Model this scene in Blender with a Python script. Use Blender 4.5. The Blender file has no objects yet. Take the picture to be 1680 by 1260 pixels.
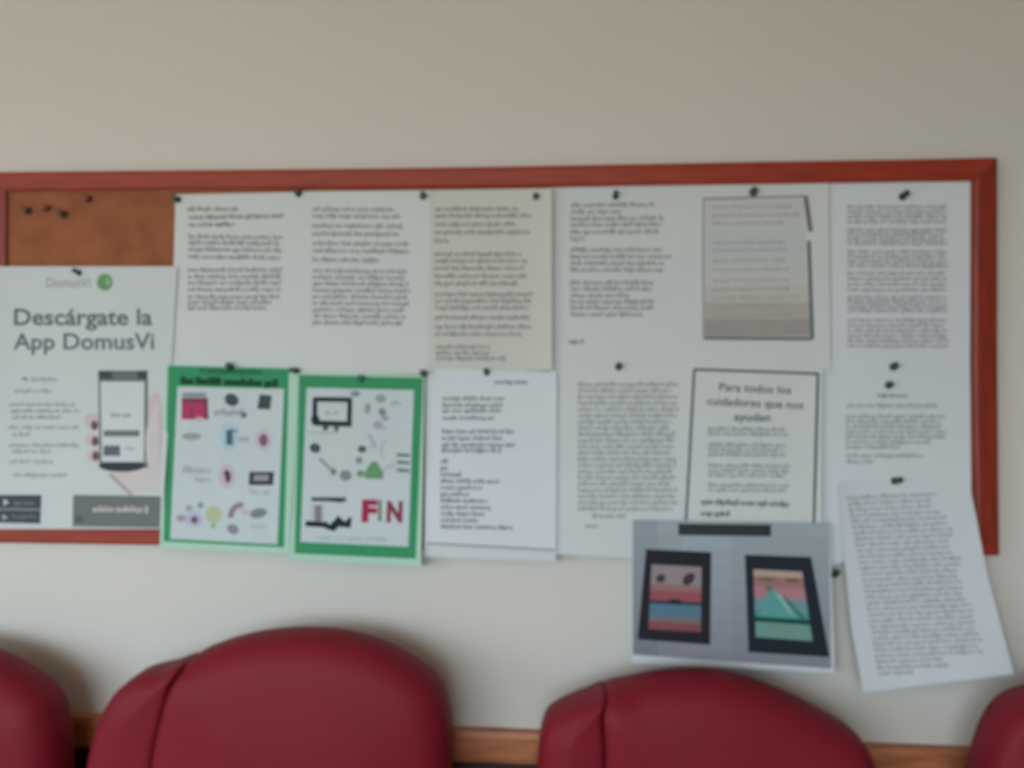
import bpy, bmesh, math, random
from mathutils import Vector, Euler, Matrix
random.seed(7)
C = bpy.context.scene.collection
SC = bpy.context.scene

# ------------------------------------------------------------------ camera
CAM_D, CAM_Z, F = 1.38, 1.50, 1350.0
YAW, PITCH = math.radians(3.13), math.radians(-0.6)
cam_data = bpy.data.cameras.new('camera')
cam = bpy.data.objects.new('camera', cam_data); C.objects.link(cam)
cam.location = (0.0, -CAM_D, CAM_Z)
cam.rotation_euler = (math.radians(90) + PITCH, 0, YAW)
cam_data.sensor_width = 36; cam_data.lens = 36 * F / 1680
cam_data.clip_start = 0.05
cam_data.dof.use_dof = True; cam_data.dof.focus_distance = 6.0; cam_data.dof.aperture_fstop = 2.7
SC.camera = cam
ROT = Euler(cam.rotation_euler).to_matrix()
CAM = Vector(cam.location)

def at(px, py, Y):
    """world point on the plane y = Y that is seen at pixel (px, py)"""
    d = ROT @ Vector((px - 840.0, 630.0 - py, -F))
    return CAM + d * ((Y - CAM.y) / d.y)

# ------------------------------------------------------------------ light
w = bpy.data.worlds.new('overcast_day'); SC.world = w; w.use_nodes = True
# overcast sky: cool above the horizon, dimmer warm ground and facades below it
wt = w.node_tree; bg = wt.nodes['Background']; bg.inputs[1].default_value = 9.8
wc = wt.nodes.new('ShaderNodeTexCoord'); ws = wt.nodes.new('ShaderNodeSeparateXYZ'); wm = wt.nodes.new('ShaderNodeMapRange'); wr = wt.nodes.new('ShaderNodeValToRGB')
wt.links.new(wc.outputs['Generated'], ws.inputs[0]); wt.links.new(ws.outputs['Z'], wm.inputs[0])
wm.inputs[1].default_value = -.12; wm.inputs[2].default_value = .22
wt.links.new(wm.outputs[0], wr.inputs[0]); wt.links.new(wr.outputs[0], bg.inputs[0])
wr.color_ramp.elements[0].color = (.34, .305, .25, 1); wr.color_ramp.elements[1].color = (.78, .96, 1.10, 1)

def portal(name, loc, rot, sx, sy):
    l = bpy.data.lights.new(name, 'AREA'); l.shape = 'RECTANGLE'; l.size, l.size_y = sx, sy
    l.cycles.is_portal = True
    o = bpy.data.objects.new(name, l); C.objects.link(o); o.location = loc; o.rotation_euler = rot
W1 = (-3.25, 0.45, 1.0, 2.35)      # window in the wall behind the camera: x0, x1, z0, z1
W2 = (-3.4, -1.6, 1.0, 2.35)     # window in the left wall: y0, y1, z0, z1
portal('rear_window_portal', ((W1[0]+W1[1])/2, -4.0, (W1[2]+W1[3])/2), (math.radians(90), 0, 0), W1[1]-W1[0], W1[3]-W1[2])
portal('side_window_portal', (-3.5, (W2[0]+W2[1])/2, (W2[2]+W2[3])/2), (math.radians(90), 0, math.radians(-90)), W2[1]-W2[0], W2[3]-W2[2])
l = bpy.data.lights.new('added_warm_fill', 'AREA'); l.shape = 'RECTANGLE'; l.size, l.size_y, l.energy, l.color = 1.2, .3, 3.0, (1.0, .80, .58)  # weak warm fill added near the ceiling to tint the upper wall
lo = bpy.data.objects.new('added_warm_fill', l); C.objects.link(lo); lo.location = (0, -1.9, 2.62)
SC.view_settings.view_transform = 'Standard'; SC.view_settings.look = 'None'
SC.view_settings.gamma = 1.0; SC.view_settings.use_curve_mapping = False
SC.view_settings.exposure = 0.0
SC.cycles.use_denoising = True

# ------------------------------------------------------------------ materials
def lin(c):
    return tuple(((v/255)/12.92 if v/255 <= 0.04045 else ((v/255+0.055)/1.055)**2.4) for v in c)
MATS = {}
def mat(name, rgb, rough=0.7, var=0.0, scale=8.0, bump=0.0, bscale=60.0, spec=0.5, stretch=None, rgb2=None):
    if name in MATS: return MATS[name]
    m = bpy.data.materials.new(name); m.use_nodes = True
    nt = m.node_tree; b = nt.nodes['Principled BSDF']
    c = lin(rgb)
    b.inputs['Base Color'].default_value = (*c, 1)
    b.inputs['Roughness'].default_value = rough
    b.inputs['Specular IOR Level'].default_value = spec
    tc = nt.nodes.new('ShaderNodeTexCoord'); mp = nt.nodes.new('ShaderNodeMapping')
    nt.links.new(tc.outputs['Object'], mp.inputs[0])
    if stretch: mp.inputs['Scale'].default_value = stretch
    if var or rgb2:
        n = nt.nodes.new('ShaderNodeTexNoise'); n.inputs['Scale'].default_value = scale; n.inputs['Detail'].default_value = 5
        nt.links.new(mp.outputs[0], n.inputs[0])
        r = nt.nodes.new('ShaderNodeValToRGB')
        c2 = lin(rgb2) if rgb2 else tuple(v*(1-var) for v in c)
        c1 = c if rgb2 else tuple(min(1, v*(1+var)) for v in c)
        r.color_ramp.elements[0].position = 0.3; r.color_ramp.elements[1].position = 0.7
        r.color_ramp.elements[0].color = (*c2, 1); r.color_ramp.elements[1].color = (*c1, 1)
        nt.links.new(n.outputs['Fac'], r.inputs[0]); nt.links.new(r.outputs[0], b.inputs['Base Color'])
    if bump:
        n2 = nt.nodes.new('ShaderNodeTexNoise'); n2.inputs['Scale'].default_value = bscale; n2.inputs['Detail'].default_value = 4
        nt.links.new(mp.outputs[0], n2.inputs[0])
        bp = nt.nodes.new('ShaderNodeBump'); bp.inputs['Strength'].default_value = bump; bp.inputs['Distance'].default_value = 0.002
        nt.links.new(n2.outputs['Fac'], bp.inputs['Height']); nt.links.new(bp.outputs[0], b.inputs['Normal'])
    MATS[name] = m
    return m

M_WALL = mat('wall_paint', (211, 208, 201), 0.85, var=0.02, scale=1.6, bump=0.25, bscale=140)
M_WAIN = mat('dark_wainscot', (52, 16, 14), 0.5, var=0.15, scale=6, stretch=(8, 8, 1))
M_RAIL = mat('orange_wood', (190, 120, 78), 0.45, scale=10, stretch=(1.5, 6, 14), rgb2=(150, 84, 50))
M_FRAME = mat('red_varnished_wood', (162, 60, 38), 0.4, scale=9, stretch=(1.2, 6, 14), rgb2=(138, 46, 28), spec=.35, bump=0.1, bscale=30)
M_FRAMEV = mat('red_varnished_wood_upright', (146, 50, 32), 0.4, scale=9, stretch=(14, 6, 1.2), rgb2=(122, 40, 24), spec=.35, bump=0.1, bscale=30)
M_CORK = mat('cork', (158, 96, 64), 0.9, scale=26, rgb2=(138, 80, 50), bump=0.6, bscale=300)
M_VINYL = mat('burgundy_vinyl', (124, 22, 36), 0.58, var=0.05, scale=5, bump=0.15, bscale=500, spec=0.22)
M_PIPE = mat('burgundy_piping', (96, 24, 32), 0.5, var=0.03)
M_LEG = mat('dark_brown_wood', (70, 40, 26), 0.4, scale=8, stretch=(8, 8, 1), rgb2=(52, 28, 18))
M_FLOOR = mat('floor_tile', (168, 156, 140), 0.5, var=0.04, scale=3)
M_CEIL = mat('ceiling_paint', (226, 214, 196), 0.9, var=0.01)
M_WHITE = mat('white_paint', (225, 225, 222), 0.5, var=0.01)
M_PIN = mat('dark_green_plastic', (52, 70, 66), 0.4, var=0.05)
M_PINB = mat('olive_plastic', (62, 56, 24), 0.45, var=0.05)
M_PINR = mat('red_brown_plastic', (112, 44, 26), 0.45, var=0.05)
M_STEEL = mat('steel', (150, 150, 150), 0.3, var=0.02)
M_TAPE = mat('black_tape', (30, 40, 44), 0.5, var=0.05, scale=20)
def paper(name, rgb): return mat('paper_' + name, rgb, 0.75, var=0.012, scale=9, bump=0.12, bscale=25, spec=0.3)
def ink(rgb): return mat('ink_%d_%d_%d' % rgb, rgb, 0.75, var=0.02, scale=40, spec=0.3)

# ------------------------------------------------------------------ helpers
def link(name, me, parent=None):
    o = bpy.data.objects.new(name, me); C.objects.link(o)
    if parent: o.parent = parent
    return o
def tag(o, label=None, cat=None, group=None, kind=None):
    for k, v in (('label', label), ('category', cat), ('group', group), ('kind', kind)):
        if v: o[k] = v
    return o
def mesh(name, vs, fs, m, parent=None, smooth=False, mi=None):
    me = bpy.data.meshes.new(name); me.from_pydata([tuple(v) for v in vs], [], fs); me.update()
    for k in (m if isinstance(m, (list, tuple)) else [m]): me.materials.append(k)
    if mi: me.polygons.foreach_set('material_index', mi)
    if smooth: me.polygons.foreach_set('use_smooth', [True]*len(fs))
    return link(name, me, parent)
def empty(name, loc=(0, 0, 0)):
    o = bpy.data.objects.new(name, None); C.objects.link(o); o.location = loc; o.empty_display_size = 0.05
    bpy.context.view_layer.update()
    return o
def adopt(o, p):
    """parent keeping the world placement (parents have no rotation)"""
    o.parent = p; o.location = Vector(o.location) - Vector(p.location)
def box(name, a, b, m, parent=None, bevel=0.0):
    bm = bmesh.new(); bmesh.ops.create_cube(bm, size=1)
    for v in bm.verts:
        v.co = Vector([(a[i]+b[i])/2 + v.co[i]*(b[i]-a[i]) for i in range(3)])
    if bevel: bmesh.ops.bevel(bm, geom=bm.edges[:], offset=bevel, segments=2, affect='EDGES', profile=0.6)
    me = bpy.data.meshes.new(name); bm.to_mesh(me); bm.free(); me.materials.append(m)
    o = link(name, me)
    if parent: adopt(o, parent)
    return o

# ------------------------------------------------------------------ the room shell
def struct(o): o['kind'] = 'structure'; return o
X0, X1, Y1, H = -3.5, 3.5, -4.0, 2.7
struct(box('wall_back', (X0-.1, 0, 0), (X1+.1, .1, H), M_WALL))
struct(box('floor', (X0-.1, Y1-.1, -.1), (X1+.1, .1, 0), M_FLOOR))
struct(box('ceiling', (X0-.1, Y1-.1, H), (X1+.1, .1, H+.1), M_CEIL))
struct(box('wall_right', (X1, Y1, 0), (X1+.1, 0, H), M_WALL))
def wall_hole(name, axis, lo, hi, thick, h0, h1, z0, z1):
    """wall with one rectangular opening as a single mesh"""
    bm = bmesh.new()
    for (a0, a1, b0, b1) in ((lo, h0, 0, H), (h1, hi, 0, H), (h0, h1, 0, z0), (h0, h1, z1, H)):
        r = bmesh.ops.create_cube(bm, size=1)
        for v in r['verts']:
            u = (a0+a1)/2 + v.co.x*(a1-a0); t = (thick[0]+thick[1])/2 + v.co.y*(thick[1]-thick[0]); z = (b0+b1)/2 + v.co.z*(b1-b0)
            v.co = (u, t, z) if axis == 'x' else (t, u, z)
    me = bpy.data.meshes.new(name); bm.to_mesh(me); bm.free(); me.materials.append(M_WALL)
    return struct(link(name, me))
wall_hole('wall_front', 'x', X0-.1, X1+.1, (Y1-.1, Y1), *W1)
wall_hole('wall_left', 'y', Y1, 0, (X0-.1, X0), *W2)
g = mat('window_glass', (240, 245, 248), 0.02)
gt = g.node_tree; gm = gt.nodes.new('ShaderNodeMixShader'); gb = gt.nodes.new('ShaderNodeBsdfTransparent')
gm.inputs[0].default_value = .08; gt.links.new(gb.outputs[0], gm.inputs[1]); gt.links.new(gt.nodes['Principled BSDF'].outputs[0], gm.inputs[2])
gt.links.new(gm.outputs[0], gt.nodes['Material Output'].inputs[0])
def window(name, axis, h0, h1, z0, z1, t):
    e = struct(empty(name, ((h0+h1)/2, t, z0) if axis == 'x' else (t, (h0+h1)/2, z0)))
    def bb(n, a0, a1, b0, b1, th, m):
        if axis == 'x': box(n, (a0, t-th, b0), (a1, t+th, b1), m, e)
        else: box(n, (t-th, a0, b0), (t+th, a1, b1), m, e)
    f = .05
    bb('frame_rail', h0, h1, z0, z0+f, .03, M_WHITE); bb('frame_rail', h0, h1, z1-f, z1, .03, M_WHITE)
    for u in (h0, (h0+h1)/2-f/2, h1-f): bb('frame_stile', u, u+f, z0+f, z1-f, .03, M_WHITE)
    bb('pane', h0+f, (h0+h1)/2-f/2, z0+f, z1-f, .003, g); bb('pane', (h0+h1)/2+f/2, h1-f, z0+f, z1-f, .003, g)
window('window_1', 'x', *W1, Y1-.05)
window('window_2', 'y', *W2, X0-.05)
lamp = empty('added_ceiling_lamp', (0, -1.9, H)); tag(lamp, 'added white rectangular ceiling lamp, out of view, for a warm fill', 'lamp')  # invented fitting, out of view, to go with the added warm fill
box('housing', (-.65, -2.1, H-.06), (.65, -1.7, H-.001), M_WHITE, lamp, .01)

# chair rail (slightly out of level) and dark wainscot below it
def strip(name, pts_top, pts_bot, y_front, y_back, m, bev=0.004, parent=None):
    """a moulding between two rows of (x, z) points, rounded on its front edges"""
    n = len(pts_top); vs = []; fs = []
    prof = ((0, 1), (0.0, 0.12), (0.14, 0), (0.86, 0), (1, 0.12), (1, 1))
    for (xa, za), (xb, zb) in zip(pts_top, pts_bot):
        for (t, d) in prof:
            vs.append((xa+(xb-xa)*t, y_front+(y_back-y_front)*d, za+(zb-za)*t))
    k = len(prof)
    for i in range(n-1):
        for j in range(k):
            a = i*k+j; b = i*k+(j+1) % k
            fs.append((a, b, b+k, a+k))
    fs.append(tuple(range(k-1, -1, -1))); fs.append(tuple((n-1)*k+j for j in range(k)))
    o = mesh(name, vs, fs, m)
    if parent: adopt(o, parent)
    return o
def px_row(pts, Y): return [(at(x, y, Y).x, at(x, y, Y).z) for x, y in pts]
rt = px_row([(-900, 1136), (100, 1175), (800, 1201), (1530, 1230), (2600, 1272)], -.02)
rb = px_row([(-900, 1190), (100, 1226), (800, 1251), (1530, 1281), (2600, 1322)], -.02)
struct(strip('trim_1', rt, rb, -.022, -.0005, M_RAIL))
wb = [(p[0], 0.0) for p in rb]
wo = mesh('wall_back_lower', [v for p, q in zip(rb, wb) for v in ((p[0], -.006, p[1]+.004), (q[0], -.006, 0), (p[0], -.0004, p[1]+.004), (q[0], -.0004, 0))],
          [(i*4, i*4+1, i*4+5, i*4+4) for i in range(4)] + [(i*4+2, i*4, i*4+4, i*4+6) for i in range(4)] + [(i*4+2, i*4+6, i*4+7, i*4+3) for i in range(4)], M_WAIN)
wo.name = 'trim_2'; struct(wo)
struct(box('baseboard_back', (X0, -.018, 0), (X1, -.0062, .09), M_RAIL, None, .003))

# ------------------------------------------------------------------ notice board
YF, YC = -.017, -.010            # front of the frame, face of the cork
board = empty('notice_board', at(820, 600, 0)); tag(board, 'long cork notice board with a red-brown varnished wood frame on the wall', 'notice board')
top_o = [(-34, 283), (0, 282), (300, 279), (630, 276), (820, 273), (1250, 265), (1500, 261), (1637, 258)]
top_i = [(8, 313), (8, 313), (300, 309), (630, 308), (820, 306), (1250, 301), (1500, 297), (1600, 296)]
bot_i = [(8, 864), (300, 866), (820, 874), (1250, 877), (1604, 880)]
bot_o = [(-34, 890), (300, 895), (820, 903), (1250, 908), (1640, 912)]
strip('top_rail', px_row(top_o, YF), px_row([(-2, 313) if i == 0 else p for i, p in enumerate(top_i)], YF), YF, -.0005, M_FRAME, parent=board)
strip('bottom_rail', px_row(bot_i, YF), px_row(bot_o, YF), YF, -.0005, M_FRAME, parent=board)
def vstrip(name, left, right, m):
    L, R = px_row(left, YF), px_row(right, YF)
    vs = []; fs = []; prof = ((0, 1), (0, .12), (.14, 0), (.86, 0), (1, .12), (1, 1)); k = 6
    for (xa, za), (xb, zb) in zip(L, R):
        for t, d in prof: vs.append((xa+(xb-xa)*t, YF+(-.0005-YF)*d, za+(zb-za)*t))
    for i in range(len(L)-1):
        for j in range(k):
            a = i*k+j; b = i*k+(j+1) % k; fs.append((a, a+k, b+k, b))
    fs.append(tuple(range(k))); fs.append(tuple((len(L)-1)*k+j for j in range(k-1, -1, -1)))
    o = mesh(name, vs, fs, m); adopt(o, board); return o
vstrip('right_rail', [(1600, 296.5), (1598, 600), (1604, 879.5)], [(1637, 258.5), (1637, 600), (1640, 911.5)], M_FRAMEV)
vstrip('left_rail', [(-34, 283.5), (-34, 600), (-34, 889.5)], [(8, 313.5), (8, 600), (8, 863.5)], M_FRAMEV)
a_, b_ = at(9, 864, YC), at(1601, 299, YC)
c0, c1, c2, c3 = at(9, 312, YC), at(1602, 296, YC), at(1605, 882, YC), at(9, 862, YC)
cv = []
for yy in (YC, -.0006):
    for p in (c0, c1, c2, c3): cv.append((p.x, yy, p.z))
ck = mesh('cork_panel', cv, [(3, 2, 1, 0), (4, 5, 6, 7), (0, 1, 5, 4), (1, 2, 6, 5), (2, 3, 7, 6), (3, 0, 4, 7)], M_CORK); adopt(ck, board)

# ------------------------------------------------------------------ sheets of paper and what is printed on them
class Sheet:
    """edges given as pixel polylines left/right (top to bottom); depth(s, t) gives the y of the sheet's face"""
    def __init__(s, name, left, right, m, label, cat, depth, group=None, nx=14, ny=22):
        s.left, s.right, s.depth = left, right, depth
        s.root = None
        n = nx+1; vs = []; 
        def lerp_poly(P, t):
            k = len(P)-1; f = t*k; i = min(int(f), k-1); f -= i
            return (P[i][0]+(P[i+1][0]-P[i][0])*f, P[i][1]+(P[i+1][1]-P[i][1])*f)
        s.lp = lerp_poly
        G = [[depth(i/nx, j/ny) for i in range(nx+1)] for j in range(ny+1)]
        def gd(u, t):
            fu, ft = min(.99999, max(0, u))*nx, min(.99999, max(0, t))*ny
            i, j = int(fu), int(ft); fu -= i; ft -= j
            return (G[j][i]*(1-fu)+G[j][i+1]*fu)*(1-ft)+(G[j+1][i]*(1-fu)+G[j+1][i+1]*fu)*ft
        s.gd = gd
        grid = []
        for j in range(ny+1):
            t = j/ny
            (xa, ya), (xb, yb) = lerp_poly(left, t), lerp_poly(right, t)
            for i in range(nx+1):
                u = i/nx
                grid.append(at(xa+(xb-xa)*u, ya+(yb-ya)*u, depth(u, t)))
        th = .00022
        vs = grid + [g_ + Vector((0, th, 0)) for g_ in grid]
        N = len(grid); fs = []
        for j in range(ny):
            for i in range(nx):
                a = j*n+i
                fs.append((a, a+n, a+n+1, a+1)); fs.append((N+a, N+a+1, N+a+n+1, N+a+n))
        for i in range(nx):
            fs.append((i, i+1, N+i+1, N+i)); b = ny*n+i; fs.append((b+1, b, N+b, N+b+1))
        for j in range(ny):
            a = j*n; fs.append((a+n, a, N+a, N+a+n)); b = j*n+nx; fs.append((b, b+n, N+b+n, N+b))
        base = at(sum(p[0] for p in (left[0], right[0]))/2, left[0][1], depth(.5, 0))
        s.o = mesh(name, [v-base for v in vs], fs, m, smooth=False); s.o.location = base; s.base = base
        tag(s.o, label, cat, group)
        s.layer = {}
    def st(s, px, py):
        """(u, t) of a pixel by a few fixed-point steps"""
        t = .5; u = .5
        for _ in range(8):
            (xa, ya), (xb, yb) = s.lp(s.left, t), s.lp(s.right, t)
            u = (px-xa)/(xb-xa)
            yy = ya+(yb-ya)*u
            hgt = (s.left[-1][1]-s.left[0][1])*(1-u) + (s.right[-1][1]-s.right[0][1])*u
            t = min(1, max(0, t+(py-yy)/hgt))
        return u, t
    def P(s, px, py, off):
        u, t = s.st(px, py)
        return at(px, py, s.gd(u, t)-off) - s.base
    def _get(s, part):
        return s.layer.setdefault(part, [[], [], [], []])   # verts, faces, mats, index
    icons = ()
    def poly(s, part, pts, rgb, off=.0003):
        if part == 'drawing':
            cx, cy = sum(p[0] for p in pts)/len(pts), sum(p[1] for p in pts)/len(pts)
            part = ('drawing', min(s.icons, key=lambda k: (k[0]-cx)**2+(k[1]-cy)**2)[2])
        L = s._get(part); m = ink(tuple(rgb))
        if m not in L[2]: L[2].append(m)
        k = len(L[0]); L[0] += [s.P(x, y, off) for x, y in pts]
        L[1].append(tuple(range(k, k+len(pts)))); L[3].append(L[2].index(m))
    def quad(s, part, tl, tr, br, bl, rgb, off=.0003, n=6, m_=6):
        for j in range(m_):
            for i in range(n):
                def q(u, t):
                    xa, ya = tl[0]+(bl[0]-tl[0])*t, tl[1]+(bl[1]-tl[1])*t
                    xb, yb = tr[0]+(br[0]-tr[0])*t, tr[1]+(br[1]-tr[1])*t
                    return (xa+(xb-xa)*u, ya+(yb-ya)*u)
                s.poly(part, [q(i/n, (j+1)/m_), q((i+1)/n, (j+1)/m_), q((i+1)/n, j/m_), q(i/n, j/m_)], rgb, off)
    def rect(s, part, x0, y0, x1, y1, rgb, off=.0003, n=2, m_=2):
        s.quad(part, (x0, y0), (x1, y0), (x1, y1), (x0, y1), rgb, off, n, m_)
    def oval(s, part, cx, cy, rx, ry, rgb, off=.0003, rot=0, a0=0, a1=360):
        n = 20; cr, sr = math.cos(rot), math.sin(rot)
        pts = []
        for i in range(n if a1-a0 >= 360 else n+1):
            a = math.radians(a0+(a1-a0)*i/n); x, y = rx*math.cos(a), ry*math.sin(a)
            pts.append((cx+x*cr-y*sr, cy-(x*sr+y*cr)))
        s.poly(part, pts, rgb, off)
    def arc(s, part, cx, cy, rx, ry, wd, rgb, a0, a1, off=.0003):
        n = 14
        for i in range(n):
            q = []
            for a, r in ((i, 0), (i+1, 0), (i+1, 1), (i, 1)):
                th = math.radians(a0+(a1-a0)*a/n)
                q.append((cx+(rx-wd*r)*math.cos(th), cy-(ry-wd*r)*math.sin(th)))
            s.poly(part, q[::-1] if a1 < a0 else q, rgb, off)
    def line(s, part, x0, y0, x1, y1, wd, rgb, off=.0003, n=6):
        dx, dy = x1-x0, y1-y0; L = math.hypot(dx, dy); nx_, ny_ = -dy/L*wd/2, dx/L*wd/2
        for i in range(n):
            a, b = i/n, (i+1)/n
            p, q = (x0+dx*a, y0+dy*a), (x0+dx*b, y0+dy*b)
            s.poly(part, [(p[0]+nx_, p[1]+ny_), (q[0]+nx_, q[1]+ny_), (q[0]-nx_, q[1]-ny_), (p[0]-nx_, p[1]-ny_)], rgb, off)
    def words(s, part, x0, y0, x1, y1, rgb, h=6.0, cw=4.4, bold=.62, off=.0003, indent=0):
        """one line of print too small to read: letter-sized strokes grouped into words"""
        L = math.hypot(x1-x0, y1-y0); dx, dy = (x1-x0)/L, (y1-y0)/L; d = indent; wl = random.randint(2, 8)
        while d < L-cw:
            if wl == 0: d += cw*.55; wl = random.randint(3, 10); continue
            hh = h*(1.0 if random.random() > .3 else 1.42); dn = h*.35 if random.random() < .12 else 0
            ww = cw*bold*random.uniform(.9, 1.3)
            x, y = x0+dx*d, y0+dy*d
            s.poly(part, [(x, y+dn), (x+ww*dx, y+ww*dy+dn), (x+ww*dx, y+ww*dy-hh), (x, y-hh)], rgb, off)
            d += cw; wl -= 1
    def text(s, part, string, x, y, size, rgb, width=None, ang=0.0, off=.0003, align='LEFT', bold=0.0):
        cu = bpy.data.curves.new('t', 'FONT'); cu.body = string; cu.size = size; cu.align_x = align; cu.offset = bold*size; cu.resolution_u = 3
        ob = bpy.data.objects.new('t', cu); C.objects.link(ob)
        bpy.context.view_layer.update()
        me = bpy.data.meshes.new_from_object(ob.evaluated_get(bpy.context.evaluated_depsgraph_get()))
        xs = [v.co.x for v in me.vertices]; sx = 1.0
        if width: sx = width/(max(xs)-min(xs))
        L = s._get(part); m = ink(tuple(rgb))
        if m not in L[2]: L[2].append(m)
        k = len(L[0]); ca, sa = math.cos(ang), math.sin(ang)
        for v in me.vertices:
            vx, vy = (v.co.x-(min(xs) if align == 'LEFT' else 0))*sx, v.co.y
            L[0].append(s.P(x+vx*ca+vy*sa, y-vy*ca+vx*sa, off))
        for p in me.polygons:
            L[1].append(tuple(k+i for i in p.vertices)); L[3].append(L[2].index(m))
        bpy.data.objects.remove(ob); bpy.data.meshes.remove(me); bpy.data.curves.remove(cu)
    def done(s):
        for part, (v, f, m, mi) in s.layer.items():
            o = mesh(part if isinstance(part, str) else part[0], v, f, m, s.o, mi=mi)
            if isinstance(part, tuple) and isinstance(part[1], str): o['label'] = part[1]
            if part in ('text_block', 'caption', 'title', 'footer_text') and len(f) > 1: o['kind'] = 'stuff'

def dep(base, tilt=0.0, right=0.0, left=0.0, k=2.0, over=False, bow=0.0, edge=6):
    def f(u, t):
        y = base - tilt*t**k - right*u**edge - left*(1-u)**edge - bow*math.sin(math.pi*t)*(.4+.6*u)
        if over:
            q = min(1, max(0, (t-.55)/.33)); y -= .0075*q*q*(3-2*q)
        return y
    return f
def lerp(a, b, t): return a+(b-a)*t
GREY = (139, 145, 146)
def para(sh, x0, x1, ys, ragged=None, rgb=GREY, slope=0.0, part='text_block', h=5.2, cw=4.3, bold=.62, xs=None, ends=None):
    for i, y in enumerate(ys):
        e = ends[i] if ends else x1 - random.uniform(0, ragged or 0)
        a = x0 if xs is None else xs[i]
        sh.words(part, a, y+slope*(a-x0), e, y+slope*(e-x0), rgb, h=h, cw=cw, bold=bold)
def rows(y0, y1, n): return [y0+(y1-y0)*i/(n-1) for i in range(n)]

P1 = paper('cool_white', (207, 213, 215)); P2 = paper('warm_white', (203, 205, 199)); P3 = paper('bright_white', (212, 219, 226)); P4 = paper('mint', (176, 212, 194))
SH = 'printed sheets pinned to the notice board'
PAP = []
# -- top row, left to right
s = Sheet('printed_letter', [(288, 319), (280, 610)], [(500, 315), (497, 612)], P1, 'printed letter with a short paragraph on top, leftmost sheet of the top row', 'letter', dep(-.0105, .001, .001), SH)
para(s, 308, 395, [346], rgb=(135, 139, 142))
para(s, 310, 468, [360, 372], ends=[468, 388], rgb=(125, 128, 132), slope=-.02)
para(s, 309, 468, [391, 401, 412, 424], ragged=8, slope=.012)
para(s, 308, 466, [446, 457, 467, 478, 490, 499, 508], ends=[468, 465, 462, 466, 460, 448, 442])
s.done()
s = Sheet('printed_letter', [(497, 314), (488, 612)], [(706, 312), (702, 614)], P1, 'letter with two dense blocks of print, second sheet of the top row', 'letter', dep(-.0113, .001, .0012), SH)
para(s, 513, 665, [346, 357, 373, 386, 402, 414, 429], ends=[650, 662, 662, 660, 672, 674, 628], slope=.01)
para(s, 513, 672, rows(447, 532, 9), ends=[672, 668, 674, 678, 672, 675, 668, 668, 664], slope=.01)
s.done()
s = Sheet('printed_letter', [(704, 312), (698, 612)], [(905, 309), (906, 608)], P2, 'slightly yellower letter filled with print, third sheet of the top row', 'letter', dep(-.0121, .0008, .009), SH)
para(s, 713, 872, [346, 357, 371, 384, 398], ends=[852, 876, 850, 872, 740])
para(s, 713, 868, [420, 431, 443, 456, 468], ends=[858, 868, 864, 868, 852])
para(s, 714, 876, [486, 497, 508, 524, 539, 551], ends=[876, 875, 872, 870, 876, 858])
para(s, 715, 800, [572, 582, 591], ends=[804, 804, 830])
s.done()
s = Sheet('printed_letter', [(902, 308), (903, 612)], [(1130, 303), (1134, 612)], P1, 'letter with a lone short line near its foot, fourth sheet of the top row', 'letter', dep(-.0105, .001, .0005), SH)
para(s, 936, 1080, [340, 351, 362, 372, 384, 395], ends=[1078, 1022, 1090, 1086, 1082, 962], slope=-.01)
para(s, 936, 1100, [413, 424, 435, 446], ends=[1092, 1106, 1094, 1090])
para(s, 936, 1076, [467, 477, 488, 498, 508, 519], ends=[1076, 1074, 1040, 1076, 1074, 1058])
para(s, 934, 960, [564], rgb=(100, 104, 106))
s.done()
s = Sheet('photocopied_page', [(1128, 303), (1131, 612)], [(1360, 298), (1363, 612)], P1, 'white sheet showing a grey shadowed photocopy of a letter, fifth of the top row', 'letter', dep(-.0114, .001, .002), SH)
rs = [(200, 200, 202), (197, 202, 203), (194, 200, 203), (194, 200, 202), (196, 200, 199), (192, 193, 189), (178, 174, 169), (162, 157, 154)]
for i in range(8):
    ya, yb = lerp(327, 552, i/8), lerp(327, 552, (i+1)/8)
    s.quad('photocopy', (1156, ya), (lerp(1318, 1332, i/8), ya), (lerp(1318, 1332, (i+1)/8), yb), (1156, yb), rs[i], .00025, 6, 2)
s.line('photocopy', 1153, 326, 1325, 322, 3, (120, 125, 128)); s.line('photocopy', 1322, 323, 1330, 380, 8, (116, 116, 118), .00035)
s.line('photocopy', 1327, 395, 1333, 555, 6, (106, 108, 110), .00035); s.line('photocopy', 1155, 555, 1333, 556, 5, (102, 104, 106), .00036)
s.line('photocopy', 1154, 326, 1154, 555, 3, (150, 154, 160))
for y in (340, 354, 367, 399, 411, 428, 443, 461, 475, 489, 504, 518): 
    s.words('text_block', 1168, y+2, random.choice((1300, 1315, 1290)), y, (158, 162, 163), h=3.2, cw=4.4, bold=.6, off=.0005)
s.done()
s = Sheet('printed_letter', [(1361, 300), (1364, 620)], [(1592, 297), (1591, 620)], P3, 'letter in pale blue-grey print at the right end of the top row', 'letter', dep(-.0106, .001, .0008), SH)
PB = (162, 168, 174)
for y0, y1, n in ((342, 366, 4), (380, 402, 4), (416, 439, 4), (451, 478, 4), (490, 512, 4), (528, 570, 6)):
    para(s, 1390, 1558, rows(y0, y1, n), ragged=5, rgb=PB, h=4.4, cw=4.0, bold=.72)
s.done()
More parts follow.
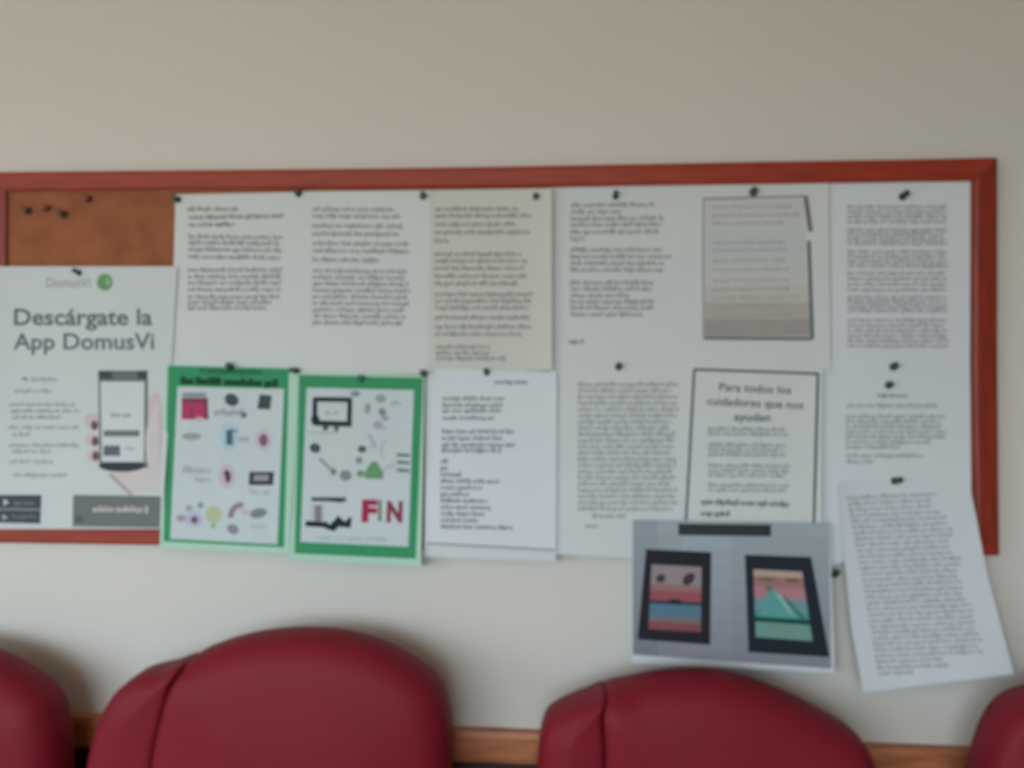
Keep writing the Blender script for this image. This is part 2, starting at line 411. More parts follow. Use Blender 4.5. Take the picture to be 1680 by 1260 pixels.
# -- bottom row
s = Sheet('printed_letter', [(1338, 588), (1345, 932)], [(1591, 588), (1594, 868)], P3, 'letter with a small centred heading below the pin, right column, middle sheet', 'letter', dep(-.0112, .001, .0008, over=True), SH)
s.words('heading', 1440, 652, 1496, 652, (130, 124, 126), h=4.5)
para(s, 1388, 1540, [668], rgb=PB, h=4.4, cw=4.0, bold=.72)
para(s, 1388, 1550, rows(686, 736, 7), ends=[1552, 1546, 1548, 1553, 1556, 1530, 1480], rgb=PB, h=4.4, cw=4.0, bold=.72)
para(s, 1388, 1516, [750, 760], ends=[1516, 1440], rgb=PB, h=4.4, cw=4.0, bold=.72)
s.done()
s = Sheet('printed_letter', [(915, 606), (912, 909)], [(1136, 604), (1128, 919)], P1, 'letter filled with faint grey print, left of the black-bordered notice', 'letter', dep(-.0122, .002, .0015, over=True), SH)
para(s, 948, 1118, rows(634, 838, 21), ragged=18, rgb=(168, 173, 176), h=5.6, cw=4.1, bold=.8)
para(s, 972, 1030, [850], rgb=(150, 154, 156)); para(s, 960, 984, [866], rgb=(150, 154, 156))
s.done()
s = Sheet('printed_letter', [(699, 700), (696, 913)], [(914, 700), (912, 922)], P1, 'plain white sheet peeking out below the list, its foot only showing', 'letter', dep(-.0122, .002, .0, over=True), SH)
s.done()
s = Sheet('printed_list', [(699, 606), (697, 894)], [(914, 610), (912, 906)], P3, 'white sheet with a ragged list of short lines right of the green posters', 'letter', dep(-.0134, .0022, .0025, over=True), SH)
para(s, 812, 866, [630], rgb=(122, 128, 132))
para(s, 726, 830, [657, 668, 677, 689], ends=[831, 829, 830, 816], rgb=(126, 131, 136))
para(s, 725, 844, [711, 722, 733, 742], ends=[846, 828, 850, 826], rgb=(122, 127, 134))
para(s, 723, 800, rows(760, 867, 11), ends=[742, 738, 758, 824, 794, 774, 802, 806, 800, 790, 842], rgb=(122, 126, 136), slope=.012)
s.line('edge_shade_line', 700, 891.5, 910, 902.5, 3, (140, 142, 152))  # shadow line along the front sheet's lower edge, painted on as print
s.done()
s = Sheet('bordered_notice', [(1135, 599), (1119, 875)], [(1349, 603), (1347, 880)], P1, 'notice with a thin black border and three-line bold heading', 'notice', dep(-.0136, .001, .004, over=True), SH)
BK = (74, 82, 86)
s.line(('border_line', 0), 1139, 606, 1343, 613, 4, BK, n=12); s.line(('border_line', 1), 1139, 606, 1125, 866, 4.5, (96, 102, 110), n=12); s.line(('border_line', 2), 1342, 613, 1335, 868, 4.5, BK, n=12)
s.text('heading', 'Para todos los', 1180, 641, 19, (84, 88, 92), width=118, ang=.045, bold=.012)
s.text('heading', 'cuidadores que nos', 1160, 664, 19, (84, 88, 92), width=158, ang=.045, bold=.012)
s.text('heading', 'ayudan', 1204, 690, 19, (78, 84, 88), width=60, ang=.02, bold=.014)
for ys in ((706, 714), (732, 740, 748), (766, 774, 782), (798, 806)):
    para(s, 1162, 1300, ys, ragged=12, rgb=(146, 150, 156), h=4.4, bold=.6, slope=.01)
para(s, 1150, 1296, [827, 846], ends=[1296, 1202], rgb=(108, 112, 112), h=6.5, cw=5, bold=.7, slope=.03)
s.done()
s = Sheet('landscape_print', [(1036, 853), (1035, 1088)], [(1361, 858), (1369, 1104)], paper('print_white', (208, 216, 220)), 'landscape print of two dark framed paintings, hanging below the board', 'picture', dep(-.0274, .004, .002, k=1.5), SH, nx=20, ny=16)
for i in range(10):
    ya, yb, za, zb = lerp(853, 1074, i/10), lerp(853, 1074, (i+1)/10), lerp(858, 1097, i/10), lerp(858, 1097, (i+1)/10)
    base = (lerp(158, 138, i/9), lerp(172, 140, i/9), lerp(180, 152, i/9))
    for j in range(8):
        x0, x1 = lerp(1038, 1360+4*i/10, j/8), lerp(1038, 1360+4*(i+1)/10, j/8)
        x2, x3 = lerp(1038, 1360+4*i/10, (j+1)/8), lerp(1038, 1360+4*(i+1)/10, (j+1)/8)
        f = 1.03 if j in (2, 3) else (.94 if j == 0 else 1.0)
        c = tuple(int(v*f) for v in base)
        s.quad('picture_background', (x0, lerp(ya, za, j/8)), (x2, lerp(ya, za, (j+1)/8)), (x3, lerp(yb, zb, (j+1)/8)), (x1, lerp(yb, zb, j/8)), c, .0003, 2, 2)
def pic(s, part, tl, tr, br, bl, bands, off):
    """bands: list of (t0, t1, rgb) inside a quadrilateral"""
    for t0, t1, rgb in bands:
        def q(e0, e1, t): return (e0[0]+(e1[0]-e0[0])*t, e0[1]+(e1[1]-e0[1])*t)
        s.quad(part, q(tl, bl, t0), q(tr, br, t0), q(tr, br, t1), q(tl, bl, t1), rgb, off, 4, 2)
s.quad('dark_painting_frame', (1060, 901), (1167, 906), (1165, 1058), (1046, 1049), (34, 34, 42), .0006)
pic(s, 'sunset_picture', (1069, 926), (1151, 930), (1150, 1037), (1064, 1032), [(0, .3, (150, 138, 142)), (.3, .4, (152, 112, 114)), (.4, .55, (152, 84, 90)), (.55, .6, (52, 54, 72)), (.6, .8, (86, 124, 146)), (.8, .88, (128, 112, 116)), (.88, 1, (140, 78, 88))], .0009)
s.oval('sunset_picture', 1084, 949, 8, 7, (64, 60, 60), .0012, .5); s.oval('sunset_picture', 1130, 950, 12, 8, (68, 52, 58), .0012, .8)
s.oval('sunset_picture', 1107, 987, 12, 4, (36, 40, 60), .0012)
s.quad('dark_painting_border', (1222, 910), (1331, 914), (1361, 1078), (1228, 1070), (30, 38, 50), .0006)
pic(s, 'mountain_picture', (1236, 934), (1316, 938), (1333, 1052), (1240, 1045), [(0, .1, (184, 160, 150)), (.1, .24, (158, 118, 114)), (.24, .42, (176, 128, 136)), (.42, .6, (110, 150, 160)), (.6, .69, (84, 150, 140)), (.69, .77, (16, 74, 70)), (.77, 1, (112, 156, 146))], .0009)
s.poly('mountain_picture', [(1246, 1012), (1312, 1016), (1290, 992), (1266, 962), (1252, 985)], (92, 160, 154), .0012)
s.poly('mountain_picture', [(1272, 975), (1296, 1008), (1302, 1010), (1282, 976)], (140, 190, 182), .0014)
s.line('mountain_picture', 1284, 978, 1318, 1014, 3, (28, 92, 88), .0015); s.oval('mountain_picture', 1262, 964, 6, 7, (112, 122, 116), .0015)
s.oval('mountain_picture', 1258, 950, 14, 3.5, (122, 98, 84), .0012); s.oval('mountain_picture', 1300, 952, 12, 3, (120, 80, 72), .0012)
s.done()
tp = Sheet('tape_strip', [(1113, 859), (1113, 878)], [(1265, 861), (1265, 880)], M_TAPE, 'black tape strip along the top edge of the landscape print', 'tape', dep(-.0288), None, nx=6, ny=2)
# -- long letter curling away from the wall
PAPC = P3
left = [(1374, 792), (1380, 850), (1386, 925), (1397, 1030), (1416, 1136)]
right = [(1589, 786), (1602, 850), (1618, 935), (1640, 1020), (1663, 1106)]
s = Sheet('printed_letter', left, right, PAPC, 'long letter hanging askew off the lower right of the board over the wall', 'letter', dep(-.0150, .024, .0, left=.008, k=1.1), SH, nx=16, ny=24)
for i in range(31):
    t = i/30
    xa, ya = lerp(1388, 1440, t**.9), lerp(820, 1108, t)
    xb = lerp(1552, 1620, min(1, t*1.1)) - random.uniform(0, 14)
    if i in (27, 28, 29): xb -= 60 if i != 27 else 0
    if i == 30: xb = 1502
    k_ = -.045
    s.words('text_block', xa, ya, xb, ya+(xb-xa)*k_, (172, 178, 184), h=4.8, cw=4.3, bold=.74)
s.done()

# -- app poster, far left
s = Sheet('app_poster', [(-22, 437), (-24, 868)], [(291, 437), (266, 868)], paper('poster_grey', (202, 210, 212)), 'large poster with bold grey heading and a hand holding a phone, far left', 'poster', dep(-.0135, .002, .0, left=.009, over=True), None, nx=18, ny=24)
s.text('logo_text', 'DomusVi', 76, 471, 22, (150, 158, 162), width=72, bold=.005)
s.oval('logo_mark', 172, 463, 13, 14, (112, 156, 106)); s.oval('logo_mark', 177, 462, 3, 6, (160, 190, 156), .0006)
s.text('heading', 'Descárgate la', 23, 533, 38, (104, 112, 118), width=227, bold=.022)
s.text('heading', 'App DomusVi', 22, 573, 38, (106, 114, 120), width=231, bold=.018)
for (xa, xb, y) in ((36, 46, 624), (38, 96, 625), (24, 90, 644), (16, 126, 666), (18, 132, 677), (20, 104, 687), (14, 132, 704), (20, 54, 715), (14, 134, 733), (20, 86, 743), (16, 88, 760), (22, 110, 782)):
    s.words('text_block', xa, y, xb, y, (150, 158, 162), h=4.4, cw=4.6, bold=.6)
# hand and phone
SK, SK2 = (206, 200, 200), (206, 188, 191)
s.poly('hand_picture', [(178, 775), (212, 808), (262, 808), (266, 700), (262, 650), (250, 648), (238, 700), (238, 772)], SK, .00025)
s.oval('hand_picture', 252, 676, 12, 34, SK2, .0004, -.1)
s.oval('hand_picture', 152, 690, 14, 12, SK2); s.oval('hand_picture', 152, 722, 13, 11, SK2); s.oval('hand_picture', 156, 748, 13, 11, SK2)
for cx, cy in ((155, 698), (156, 724), (157, 748)): s.oval('hand_picture', cx, cy, 6, 8, (104, 88, 96), .0005)
s.line('hand_picture', 180, 778, 216, 812, 5, (172, 158, 162), .0005)
s.quad('phone_picture', (161, 608), (242, 608), (243, 768), (163, 765), (112, 122, 124), .0006, 4, 6)
s.oval('phone_picture', 200, 764, 38, 10, (58, 62, 66), .0007)
s.quad('phone_picture', (165, 626), (237, 626), (236, 758), (167, 758), (206, 213, 217), .0009, 4, 6)
s.rect('phone_picture', 162, 608, 184, 622, (66, 78, 80), .0009); s.rect('phone_picture', 184, 608, 226, 622, (104, 114, 116), .0009); s.rect('phone_picture', 226, 608, 241, 622, (66, 78, 80), .0009)
s.rect('phone_picture', 170, 706, 229, 716, (108, 120, 126), .0011); s.rect('phone_picture', 170, 731, 197, 748, (98, 106, 116), .0011)
s.words('phone_picture', 182, 684, 216, 684, (132, 142, 144), h=5, off=.0011); s.words('phone_picture', 204, 738, 224, 738, (168, 176, 180), h=4, off=.0011)
# footer
s.quad('store_badges', (-22, 812), (68, 812), (66, 859), (-22, 857), (72, 78, 86), .0004, 4, 3)
s.line('store_badges', -22, 835, 66, 836, 2.5, (150, 156, 160), .0006)
s.poly('store_badges', [(6, 818), (6, 830), (15, 824)], (196, 204, 206), .0006); s.poly('store_badges', [(4, 843), (4, 853), (13, 850)], (176, 182, 190), .0006)
s.text('footer_text', 'App Store', 22, 828, 9, (150, 158, 160), width=34, off=.0006); s.text('footer_text', 'Google Play', 20, 850, 9, (140, 140, 154), width=40, off=.0006)
s.quad('footer_band', (120, 812), (264, 814), (262, 866), (119, 864), (112, 118, 118), .0004, 5, 3)
s.words('footer_text', 152, 840, 246, 840, (196, 178, 184), h=7, cw=5, bold=.85, off=.0006)
s.oval('footer_band', 130, 852, 8, 6, (86, 98, 90), .0006)
s.done()

# -- the two green posters
DKG = (24, 84, 56); GR = (56, 146, 100)
s = Sheet('green_poster', [(272, 598), (262, 900)], [(491, 603), (474, 909)], P4, 'green-bordered poster with a dark title and small coloured drawings', 'poster', dep(-.0148, .003, .0022, over=True), 'green-bordered picture posters')
s.quad('border', (276, 600), (474, 605), (466, 898), (268, 888), GR, .0003, 8, 10)
s.quad('drawing_panel', (291, 634), (466, 638), (455, 893), (279, 884), (196, 208, 212), .0006, 8, 10)
s.text('title', 'Comunicación', 328, 612, 13, DKG, width=102, off=.0006, bold=.03, ang=.02)
s.words('title', 296, 630, 464, 635, (20, 70, 46), h=9, cw=7, bold=.95, off=.0009)
D = 'drawing'; O = .0009
s.icons = ((320, 666, 'pink and grey boxy drawing'), (380, 656, 'round dark grey drawing'), (434, 660, 'tilted dark square drawing'), (314, 716, 'faint grey oval drawing'), (377, 716, 'blue bottle-shaped drawing'),
           (432, 722, 'small dark pink oval drawing'), (372, 782, 'dark purple oval drawing with a pink halo'), (429, 785, 'black-rimmed tablet drawing'), (312, 845, 'cluster of small purple blobs'),
           (350, 848, 'pale yellow-green round drawing'), (388, 852, 'mauve arch over a grey blob'), (424, 842, 'grey-green oval drawing'))
s.rect(D, 299, 644, 338, 652, (146, 152, 152), O); s.rect(D, 298, 653, 341, 688, (176, 62, 100), O); s.rect(D, 298, 653, 341, 660, (126, 62, 88), .0012)
s.line(D, 314, 668, 314, 687, 3, (140, 50, 86), .0012); s.line(D, 336, 655, 340, 687, 5, (120, 66, 92), .0012); s.oval(D, 327, 688, 7, 4, (206, 180, 192), .0013)
s.oval(D, 380, 656, 12, 10, (74, 82, 88), O, -.5)
s.poly(D, [(426, 647), (446, 649), (443, 672), (422, 671)][::-1], (66, 80, 82), O)
s.words('caption', 352, 680, 408, 681, (150, 150, 168), h=7, cw=6, off=O); s.oval(D, 400, 681, 5, 5, (112, 112, 126), .0012)
s.oval(D, 314, 716, 16, 6, (150, 164, 160), O); s.oval(D, 376, 716, 15, 24, (176, 200, 214), O); s.rect(D, 371, 706, 382, 730, (72, 104, 122), .0012); s.line(D, 376, 704, 390, 708, 3, (110, 124, 140), .0012)
s.oval(D, 432, 722, 7, 10, (132, 90, 112), .0012); s.oval(D, 432, 722, 14, 17, (196, 186, 206), O); s.words('caption', 392, 724, 412, 725, (166, 166, 186), h=8, cw=6, off=O)
s.words('caption', 300, 776, 350, 778, (160, 170, 182), h=9, cw=7, off=O); s.words('caption', 320, 790, 352, 791, (164, 172, 184), h=7, cw=7, off=O)
s.oval(D, 372, 782, 14, 20, (200, 184, 202), O); s.oval(D, 372, 782, 7, 11, (92, 66, 88), .0012)
s.quad(D, (409, 774), (450, 774), (448, 796), (408, 796), (64, 60, 70), O, 2, 2); s.quad(D, (417, 779), (441, 779), (440, 789), (416, 789), (150, 152, 158), .0012, 2, 2)
s.oval(D, 297, 850, 8, 6, (160, 156, 172), O); s.oval(D, 319, 852, 14, 12, (190, 184, 208), O); s.oval(D, 319, 853, 6, 6, (106, 92, 118), .0012); s.oval(D, 329, 829, 5, 5, (138, 152, 150), O); s.oval(D, 310, 834, 6, 6, (164, 166, 178), O)
s.oval(D, 350, 844, 14, 14, (182, 192, 160), O); s.oval(D, 350, 862, 4, 5, (158, 178, 146), .0012)
s.arc(D, 396, 848, 22, 24, 9, (152, 128, 148), 80, 185, O); s.oval(D, 402, 840, 8, 6, (196, 184, 204), O); s.oval(D, 382, 868, 10, 8, (140, 140, 156), O, -.4)
s.oval(D, 424, 842, 14, 8, (124, 138, 136), O, .2); s.words('caption', 410, 866, 444, 867, (172, 186, 184), h=5, cw=6, off=O)
s.words('caption', 410, 810, 446, 812, (166, 176, 184), h=5, cw=6, off=O)
s.done()
s = Sheet('green_poster', [(488, 611), (474, 919)], [(697, 615), (691, 930)], P4, 'green-bordered poster ending in the red word FIN', 'poster', dep(-.0162, .003, .003, over=True), 'green-bordered picture posters')
s.quad('border', (491, 615), (694, 620), (682, 917), (483, 908), GR, .0003, 8, 10)
s.quad('drawing_panel', (503, 636), (679, 640), (670, 897), (493, 889), (196, 208, 212), .0006, 8, 10)
NK = (44, 54, 60)
s.icons = ((546, 676, 'black-framed screen drawing'), (616, 668, 'cluster of faint grey blobs'), (612, 722, 'faint blue strokes'), (517, 735, 'dark blue dot'), (594, 742, 'dark grey dot'),
           (536, 764, 'grey diagonal stroke'), (567, 780, 'round grey-green blob'), (608, 774, 'green bush-shaped drawing'), (640, 745, 'faint grey arc'), (662, 758, 'three dark dashes'), (636, 785, 'faint lower arc'), (538, 845, 'black and purple bed-like drawing'))
for a in ((517, 655, 577, 656), (516, 694, 577, 696)): s.line(D, *a, 8 if a[1] < 690 else 9, NK, O)
s.line(D, 517, 652, 516, 697, 8, NK, O); s.line(D, 574, 653, 573, 698, 8, NK, O); s.oval(D, 534, 701, 5, 6, (80, 84, 96), O); s.oval(D, 552, 702, 4, 7, (90, 96, 108), O); s.oval(D, 517, 688, 7, 7, (26, 40, 44), .0012)
s.words('caption', 534, 681, 560, 679, (156, 162, 164), h=4, cw=5, off=O); s.oval(D, 583, 646, 8, 5, (126, 144, 138), O)
s.oval(D, 603, 670, 5, 9, (148, 158, 160), O); s.oval(D, 625, 654, 9, 7, (152, 160, 160), O); s.oval(D, 627, 676, 6, 7, (134, 138, 154), O, .4); s.oval(D, 632, 686, 6, 5, (150, 164, 176), O); s.oval(D, 620, 697, 8, 7, (168, 168, 182), O)
s.words('caption', 642, 664, 666, 664, (160, 160, 176), h=5, cw=6, off=O); s.words('caption', 622, 704, 640, 704, (170, 172, 182), h=5, cw=6, off=O); s.words('caption', 505, 712, 560, 714, (176, 186, 190), h=4, cw=6, off=O)
s.line(D, 605, 712, 617, 734, 6, (166, 182, 192), O); s.line(D, 604, 734, 614, 730, 4, (172, 186, 196), O)
s.oval(D, 517, 735, 9, 8, (72, 82, 98), O, -.3); s.oval(D, 594, 737, 7, 6, (88, 92, 98), O); s.oval(D, 589, 755, 6, 6, (132, 148, 142), O)
s.line(D, 524, 752, 549, 776, 5, (142, 156, 154), O); s.oval(D, 547, 774, 5, 6, (120, 134, 132), .0012); s.oval(D, 567, 780, 10, 9, (128, 144, 140), O)
s.poly(D, [(598, 785), (600, 772), (609, 758), (617, 756), (624, 768), (629, 776), (628, 786)][::-1], (104, 154, 112), O); s.oval(D, 592, 777, 7, 6, (120, 154, 130), O)
s.arc(D, 640, 738, 16, 18, 2.5, (166, 178, 184), 110, 230, O); s.arc(D, 648, 790, 26, 28, 2.5, (160, 172, 180), 90, 170, O)
for y in (746, 758, 771): s.line(D, 651, y, 672, y+1.5, 4.5, (92, 100, 102), O)
s.line(D, 511, 819, 568, 819.5, 7, (74, 92, 92), O); s.line(D, 540, 819, 562, 821, 7, (44, 66, 58), .0012)
s.rect(D, 509, 828, 531, 855, (196, 190, 204), O); s.rect(D, 516, 829, 528, 855, (134, 128, 146), .0012)
s.line(D, 501, 859, 538, 861, 9, (28, 32, 44), .0012); s.poly(D, [(525, 862), (536, 868), (548, 872), (556, 864), (575, 866), (577, 848), (571, 850), (567, 856), (560, 852), (555, 845), (550, 852), (542, 860)], (26, 40, 50), .0013)
s.text(('letter', 'crimson letter F'), 'F', 593, 854, 47, (164, 44, 80), width=25, ang=.03, off=O, bold=.06); s.rect(('letter', 'thin grey-green letter I'), 620, 820, 626, 855, (122, 132, 120), O); s.text(('letter', 'dark red letter N'), 'N', 634, 855, 46, (138, 52, 76), width=26, ang=.03, off=O, bold=.05)
s.words('caption', 520, 884, 640, 888, (166, 182, 186), h=4, cw=5, off=O)
s.done()

# ------------------------------------------------------------------ pins
def pin(px, py, y, m, label, r=.0052, tx=0.0, tz=0.0):
    r *= 1.12; tx *= .8
    c = at(px, py, y - .006)
    e = empty('push_pin', (c.x, y, c.z)); tag(e, label, 'pin', 'push pins in the notice board')
    prof = [(0, .0165), (r*.62, .0165), (r*.84, .0155), (r*.86, .0140), (r*.60, .0125), (r*.50, .008), (r*.62, .0045), (r*.98, .0030), (r, .0018), (r*.9, .0008), (0, .0006)]
    prof = [(q, h*.6) for q, h in prof]; r_ = r
    n = 16; vs = []; fs = []
    for rr, h in prof:
        for k in range(n):
            a = 2*math.pi*k/n; vs.append((rr*math.cos(a)+tx*h, -h, rr*math.sin(a)+tz*h))
    for i in range(len(prof)-1):
        for k in range(n):
            a, b = i*n+k, i*n+(k+1) % n
            fs.append((a, b, b+n, a+n))
    mesh('head', vs, fs, m, e, smooth=True)
    vs = []; 
    for h in (.0008, -.0036):
        for k in range(6):
            a = math.pi*k/3; vs.append((.0005*math.cos(a), -h, .0005*math.sin(a)))
    mesh('needle', vs, [(k, (k+1) % 6, 6+(k+1) % 6, 6+k) for k in range(6)], M_STEEL, e)
for (px, py, y, m, lab, r, tx, tz) in (
    (290, 327, -.0112, M_PIN, 'dark green pin leaning over the top left corner of the leftmost letter', .0050, -.55, .35),
    (488, 317, -.0122, M_PIN, 'dark pin between the first and second letters of the top row', .0050, -.2, .3),
    (693, 321, -.0130, M_PIN, 'dark pin between the second and third letters of the top row', .0052, .1, .2),
    (881, 323, -.0138, M_PIN, 'dark pin at the top right of the yellower third letter', .0056, -.3, .15),
    (1010, 322, -.0112, M_PIN, 'dark upright pin at the top of the fourth letter', .0046, .05, .6),
    (1237, 314, -.0122, M_PIN, 'round dark pin above the grey photocopy', .0062, 0, .15),
    (1482, 322, -.0114, mat('black_blue_plastic', (40, 46, 56), .4, var=.05), 'dark leaning pin at the top of the pale blue-grey letter at the right end', .0054, .6, .5),
    (128, 448, -.0124, M_PIN, 'dark pin at the top of the large phone poster', .0046, -.7, .5),
    (375, 602, -.0154, mat('deep_green_plastic', (16, 56, 38), .4, var=.05), 'deep green pin at the top centre of the poster with the dark title', .0058, .1, .3),
    (485, 608, -.0172, M_PIN, 'dark green pin at the corner between the two green posters', .0048, -.9, .1),
    (591, 621, -.0170, mat('green_plastic', (22, 96, 62), .4, var=.05), 'green pin at the top centre of the poster ending in a red word', .0052, 0, .2),
    (694, 613, -.0174, M_PIN, 'green-black pin at the top right corner of the second green poster', .0056, 0, .2),
    (798, 612, -.0140, M_PIN, 'dark pin at the top of the sheet with the ragged list', .0044, -.1, .5),
    (1015, 602, -.0128, M_PIN, 'dark pin at the top of the faint grey letter', .0054, 0, .3),
    (1468, 602, -.0118, M_PIN, 'upper of two dark pins close together in the right column', .0060, 0, .3),
    (1460, 632, -.0118, M_PIN, 'lower of two dark pins, just above the small centred heading', .0056, 0, .2),
    (1469, 790, -.0152, M_PIN, 'dark slanting pin holding up the long askew letter', .0056, .8, .3),
    (1371, 943, -.0005, M_PIN, 'dark pin in the wall between the landscape print and the askew letter', .0062, 0, .4),
    (44, 346, -.0102, M_PINB, 'left of three olive pins in the bare cork', .0056, -.4, .3),
    (71, 342, -.0102, M_PINR, 'brown middle pin of three in the bare cork', .0052, .7, .3),
    (103, 352, -.0102, M_PINB, 'lowest of three pins in the bare cork, olive', .0056, -.6, .4),
    (142, 326, -.0102, M_PINR, 'red-brown pin alone near the top of the bare cork', .0056, 0, .2)):
    pin(px, py, y, m, lab, r, tx, tz)

# ------------------------------------------------------------------ chairs
def catmull(pts, sub=5, closed=True):
    out = []; n = len(pts)
    for i in range(n):
        p0, p1, p2, p3 = (Vector(pts[(i+k-1) % n]) for k in range(4))
        for j in range(sub):
            t = j/sub
            out.append(.5*((2*p1)+(p2-p0)*t+(2*p0-5*p1+4*p2-p3)*t*t+(3*p1-p0-3*p2+p3)*t**3))
    return out
def area2(P): return sum(P[i].x*P[(i+1) % len(P)].y-P[(i+1) % len(P)].x*P[i].y for i in range(len(P)))
def cushion(name, outline, yb, yf, r, dome, m, parent, lean=None, seam=(1, 1)):
    """upholstered pad: rounded rim of radius r round an (x, z) outline, domed front"""
    P = catmull(outline, 4)
    if area2(P) < 0: P = P[::-1]
    n = len(P); N = []
    for i in range(n):
        t = (P[(i+1) % n]-P[i-1]).normalized(); N.append(Vector((-t.y, t.x)))     # inward for ccw
    zs = [p.y for p in P]; zt, zb = max(zs), min(zs); half = (max(p.x for p in P)-min(p.x for p in P))/2
    def mid(z):
        xs = [P[i].x+(P[(i+1) % n].x-P[i].x)*(z-P[i].y)/(P[(i+1) % n].y-P[i].y) for i in range(n) if (P[i].y-z)*(P[(i+1) % n].y-z) < 0]
        return (min(xs)+max(xs))/2 if xs else 0
    def spine(p):   # the middle line of the outline
        lo, hi = zb+half*.6, zt-half*1.0
        f = (p.y-zb)/(zt-zb)
        z = lo+(hi-lo)*max(0, min(1, f)); z = .45*z+.55*min(hi, max(lo, p.y))
        return Vector((sum(mid(z+q) for q in (-.02, -.01, 0, .01, .02))/5, z))
    SPN = [spine(p) for p in P]
    RV = []
    for i in range(n):      # the edges that meet the neighbouring panel are tight seams
        side = seam[0] if N[i].x > 0 else seam[1]
        k = min(1, max(0, (abs(N[i].x)-.75)/.2))
        RV.append(r if side else r*(1-k)+.011*k)
    for _ in range(6): RV = [(RV[i-1]+2*RV[i]+RV[(i+1) % n])/4 for i in range(n)]
    rings = [[(p.x+N[i].x*.004, yb, p.y+N[i].y*.004) for i, p in enumerate(P)], [(p.x, yb-.005, p.y) for p in P]]
    for k in range(0, 7):
        a = math.pi/2*k/6
        rings.append([tuple((lambda q: (q.x, yf+RV[i]*(1-math.sin(a)), q.y))(p+(SPN[i]-p)*min(.9, RV[i]*(1-math.cos(a))/(SPN[i]-p).length))) for i, p in enumerate(P)])
    for k in range(1, 9):
        s_ = 1-k/8.0
        rr = []
        for i, p in enumerate(P):
            c = SPN[i]; q = p+(c-p)*min(.9, RV[i]/(c-p).length); v = c+(q-c)*s_
            rr.append((v.x, yf-dome*(1-s_*s_), v.y))
        rings.append(rr)
    if lean:
        rings = [[(x, y+lean(x, z), z) for x, y, z in R] for R in rings]
    vs = [v for R in rings for v in R]; fs = []
    for k in range(len(rings)-1):
        for i in range(n):
            a, b = k*n+i, k*n+(i+1) % n; fs.append((a, a+n, b+n, b))
    fs.append(tuple(range(n)))
    o = mesh(name, vs, fs, m, smooth=True)
    bm = bmesh.new(); bm.from_mesh(o.data); bmesh.ops.remove_doubles(bm, verts=bm.verts, dist=.0002)
    bmesh.ops.recalc_face_normals(bm, faces=bm.faces)
    for _ in range(6): bmesh.ops.smooth_vert(bm, verts=[v for v in bm.verts if v.co.y < yb-.02], factor=.5, use_axis_x=False, use_axis_y=True, use_axis_z=False)
    bm.to_mesh(o.data); bm.free()
    adopt(o, parent); return o
YCH = -.18
def prow(pts): return [(at(x, y, YCH).x, at(x, y, YCH).z) for x, y in pts]
def chair(centre, lwing, label):
    c, l = prow(centre), prow(lwing)
    xs = [p[0] for p in l+c]; xa, xb = min(xs), max(xs); xc = (xa+xb)/2
    e = empty('armchair', (xc, -.45, 0)); tag(e, label, 'chair', 'burgundy armchairs along the wall')
    zt = max(p[1] for p in c)
    cushion('back_cushion', c, -.09, YCH+.005, .050, .018, M_VINYL, e, seam=(0, 1))
    cushion('side_wing', l, -.085, YCH+.008, .032, .004, M_VINYL, e, seam=(1, 0))
    box('back_shell', (xa+.03, -.084, .40), (xb-.03, -.068, zt-.16), M_PIPE, e, .006)
    box('seat_cushion', (xa+.07, -.76, .33), (xb-.07, YCH-.05, .46), M_VINYL, e, .03)
    box('seat_frame', (xa+.06, -.74, .27), (xb-.06, -.20, .325), M_LEG, e, .005)
    for x in (xa+.005, xb-.065):
        box('armrest', (x, -.74, .60), (x+.06, YCH-.03, .66), M_VINYL, e, .02)
        box('arm_post', (x+.015, -.70, .30), (x+.045, -.66, .602), M_LEG, e, .005)
        box('leg', (x+.01, -.74, 0), (x+.05, -.70, .32), M_LEG, e, .005)
        box('leg', (x+.01, -.24, 0), (x+.05, -.20, .40), M_LEG, e, .005)
    return e
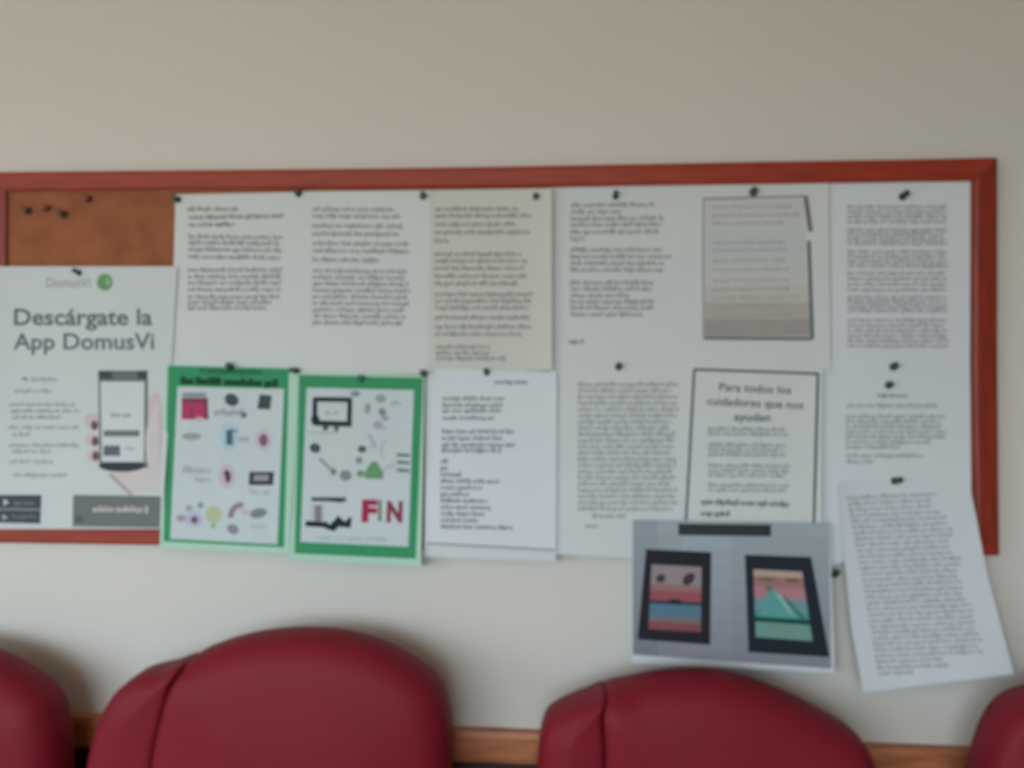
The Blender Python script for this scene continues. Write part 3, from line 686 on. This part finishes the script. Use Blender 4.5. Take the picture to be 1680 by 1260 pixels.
def zpx(z, x): # pixel row of height z at the chair plane, near pixel column x
    lo, hi = 600, 2600
    for _ in range(30):
        mid = (lo+hi)/2
        if at(x, mid, YCH).z > z: lo = mid
        else: hi = mid
    return lo
zb = zpx(.47, 400)
c1 = [(289, 1101), (330, 1081), (380, 1066), (430, 1058.5), (480, 1056), (530, 1059), (580, 1069), (630, 1087), (675, 1113), (700, 1134), (716, 1156), (724, 1185), (730, 1225), (732, 1350), (732, 1600), (728, zb-60), (700, zb), (440, zb+6), (262, zb), (240, zb-40), (236, 1600), (236, 1350), (241, 1260), (254, 1195), (270, 1135)]
l1 = [(286, 1103), (250, 1114), (215, 1122), (190, 1132), (168, 1150), (150, 1178), (136, 1215), (124, 1262), (116, 1350), (112, 1600), (112, zb-60), (130, zb), (200, zb), (238, zb-40), (238, 1600), (238, 1350), (243, 1260), (256, 1195), (271, 1135)]
def sh(P, dx, dy=0, f=1.0, x0=430): return [(x0+(x-x0)*f+dx, y+(dy if y < 1400 else 0)) for x, y in P]
chair(c1, l1, 'burgundy vinyl armchair with a high arched back, under the green posters')
c2 = [(1000, 1152), (1040, 1142), (1080, 1134), (1120, 1130), (1150, 1129), (1190, 1131), (1240, 1142), (1290, 1159), (1340, 1182), (1385, 1206), (1418, 1226), (1444, 1250), (1459, 1290), (1465, 1350), (1466, 1600), (1462, zb-60), (1430, zb), (1190, zb+6), (1012, zb), (990, zb-40), (986, 1600), (988, 1350), (993, 1260), (992, 1215), (990, 1180)]
l2 = [(996, 1154), (970, 1163), (940, 1175), (915, 1187), (898, 1200), (888, 1222), (882, 1262), (876, 1350), (872, 1600), (872, zb-60), (890, zb), (950, zb), (988, zb-40), (988, 1600), (990, 1350), (994, 1260), (992, 1215), (990, 1180)]
chair(c2, l2, 'lower burgundy armchair below the landscape print, in shade')
chair(sh(c1, -662, 20), sh(l1, -662, 20), 'burgundy armchair cut off by the left edge, mostly hidden, very dark')
chair(sh(c1, 1512, 42), sh(l1, 1512, 42), 'burgundy armchair cut off by the right edge, only its wing showing')
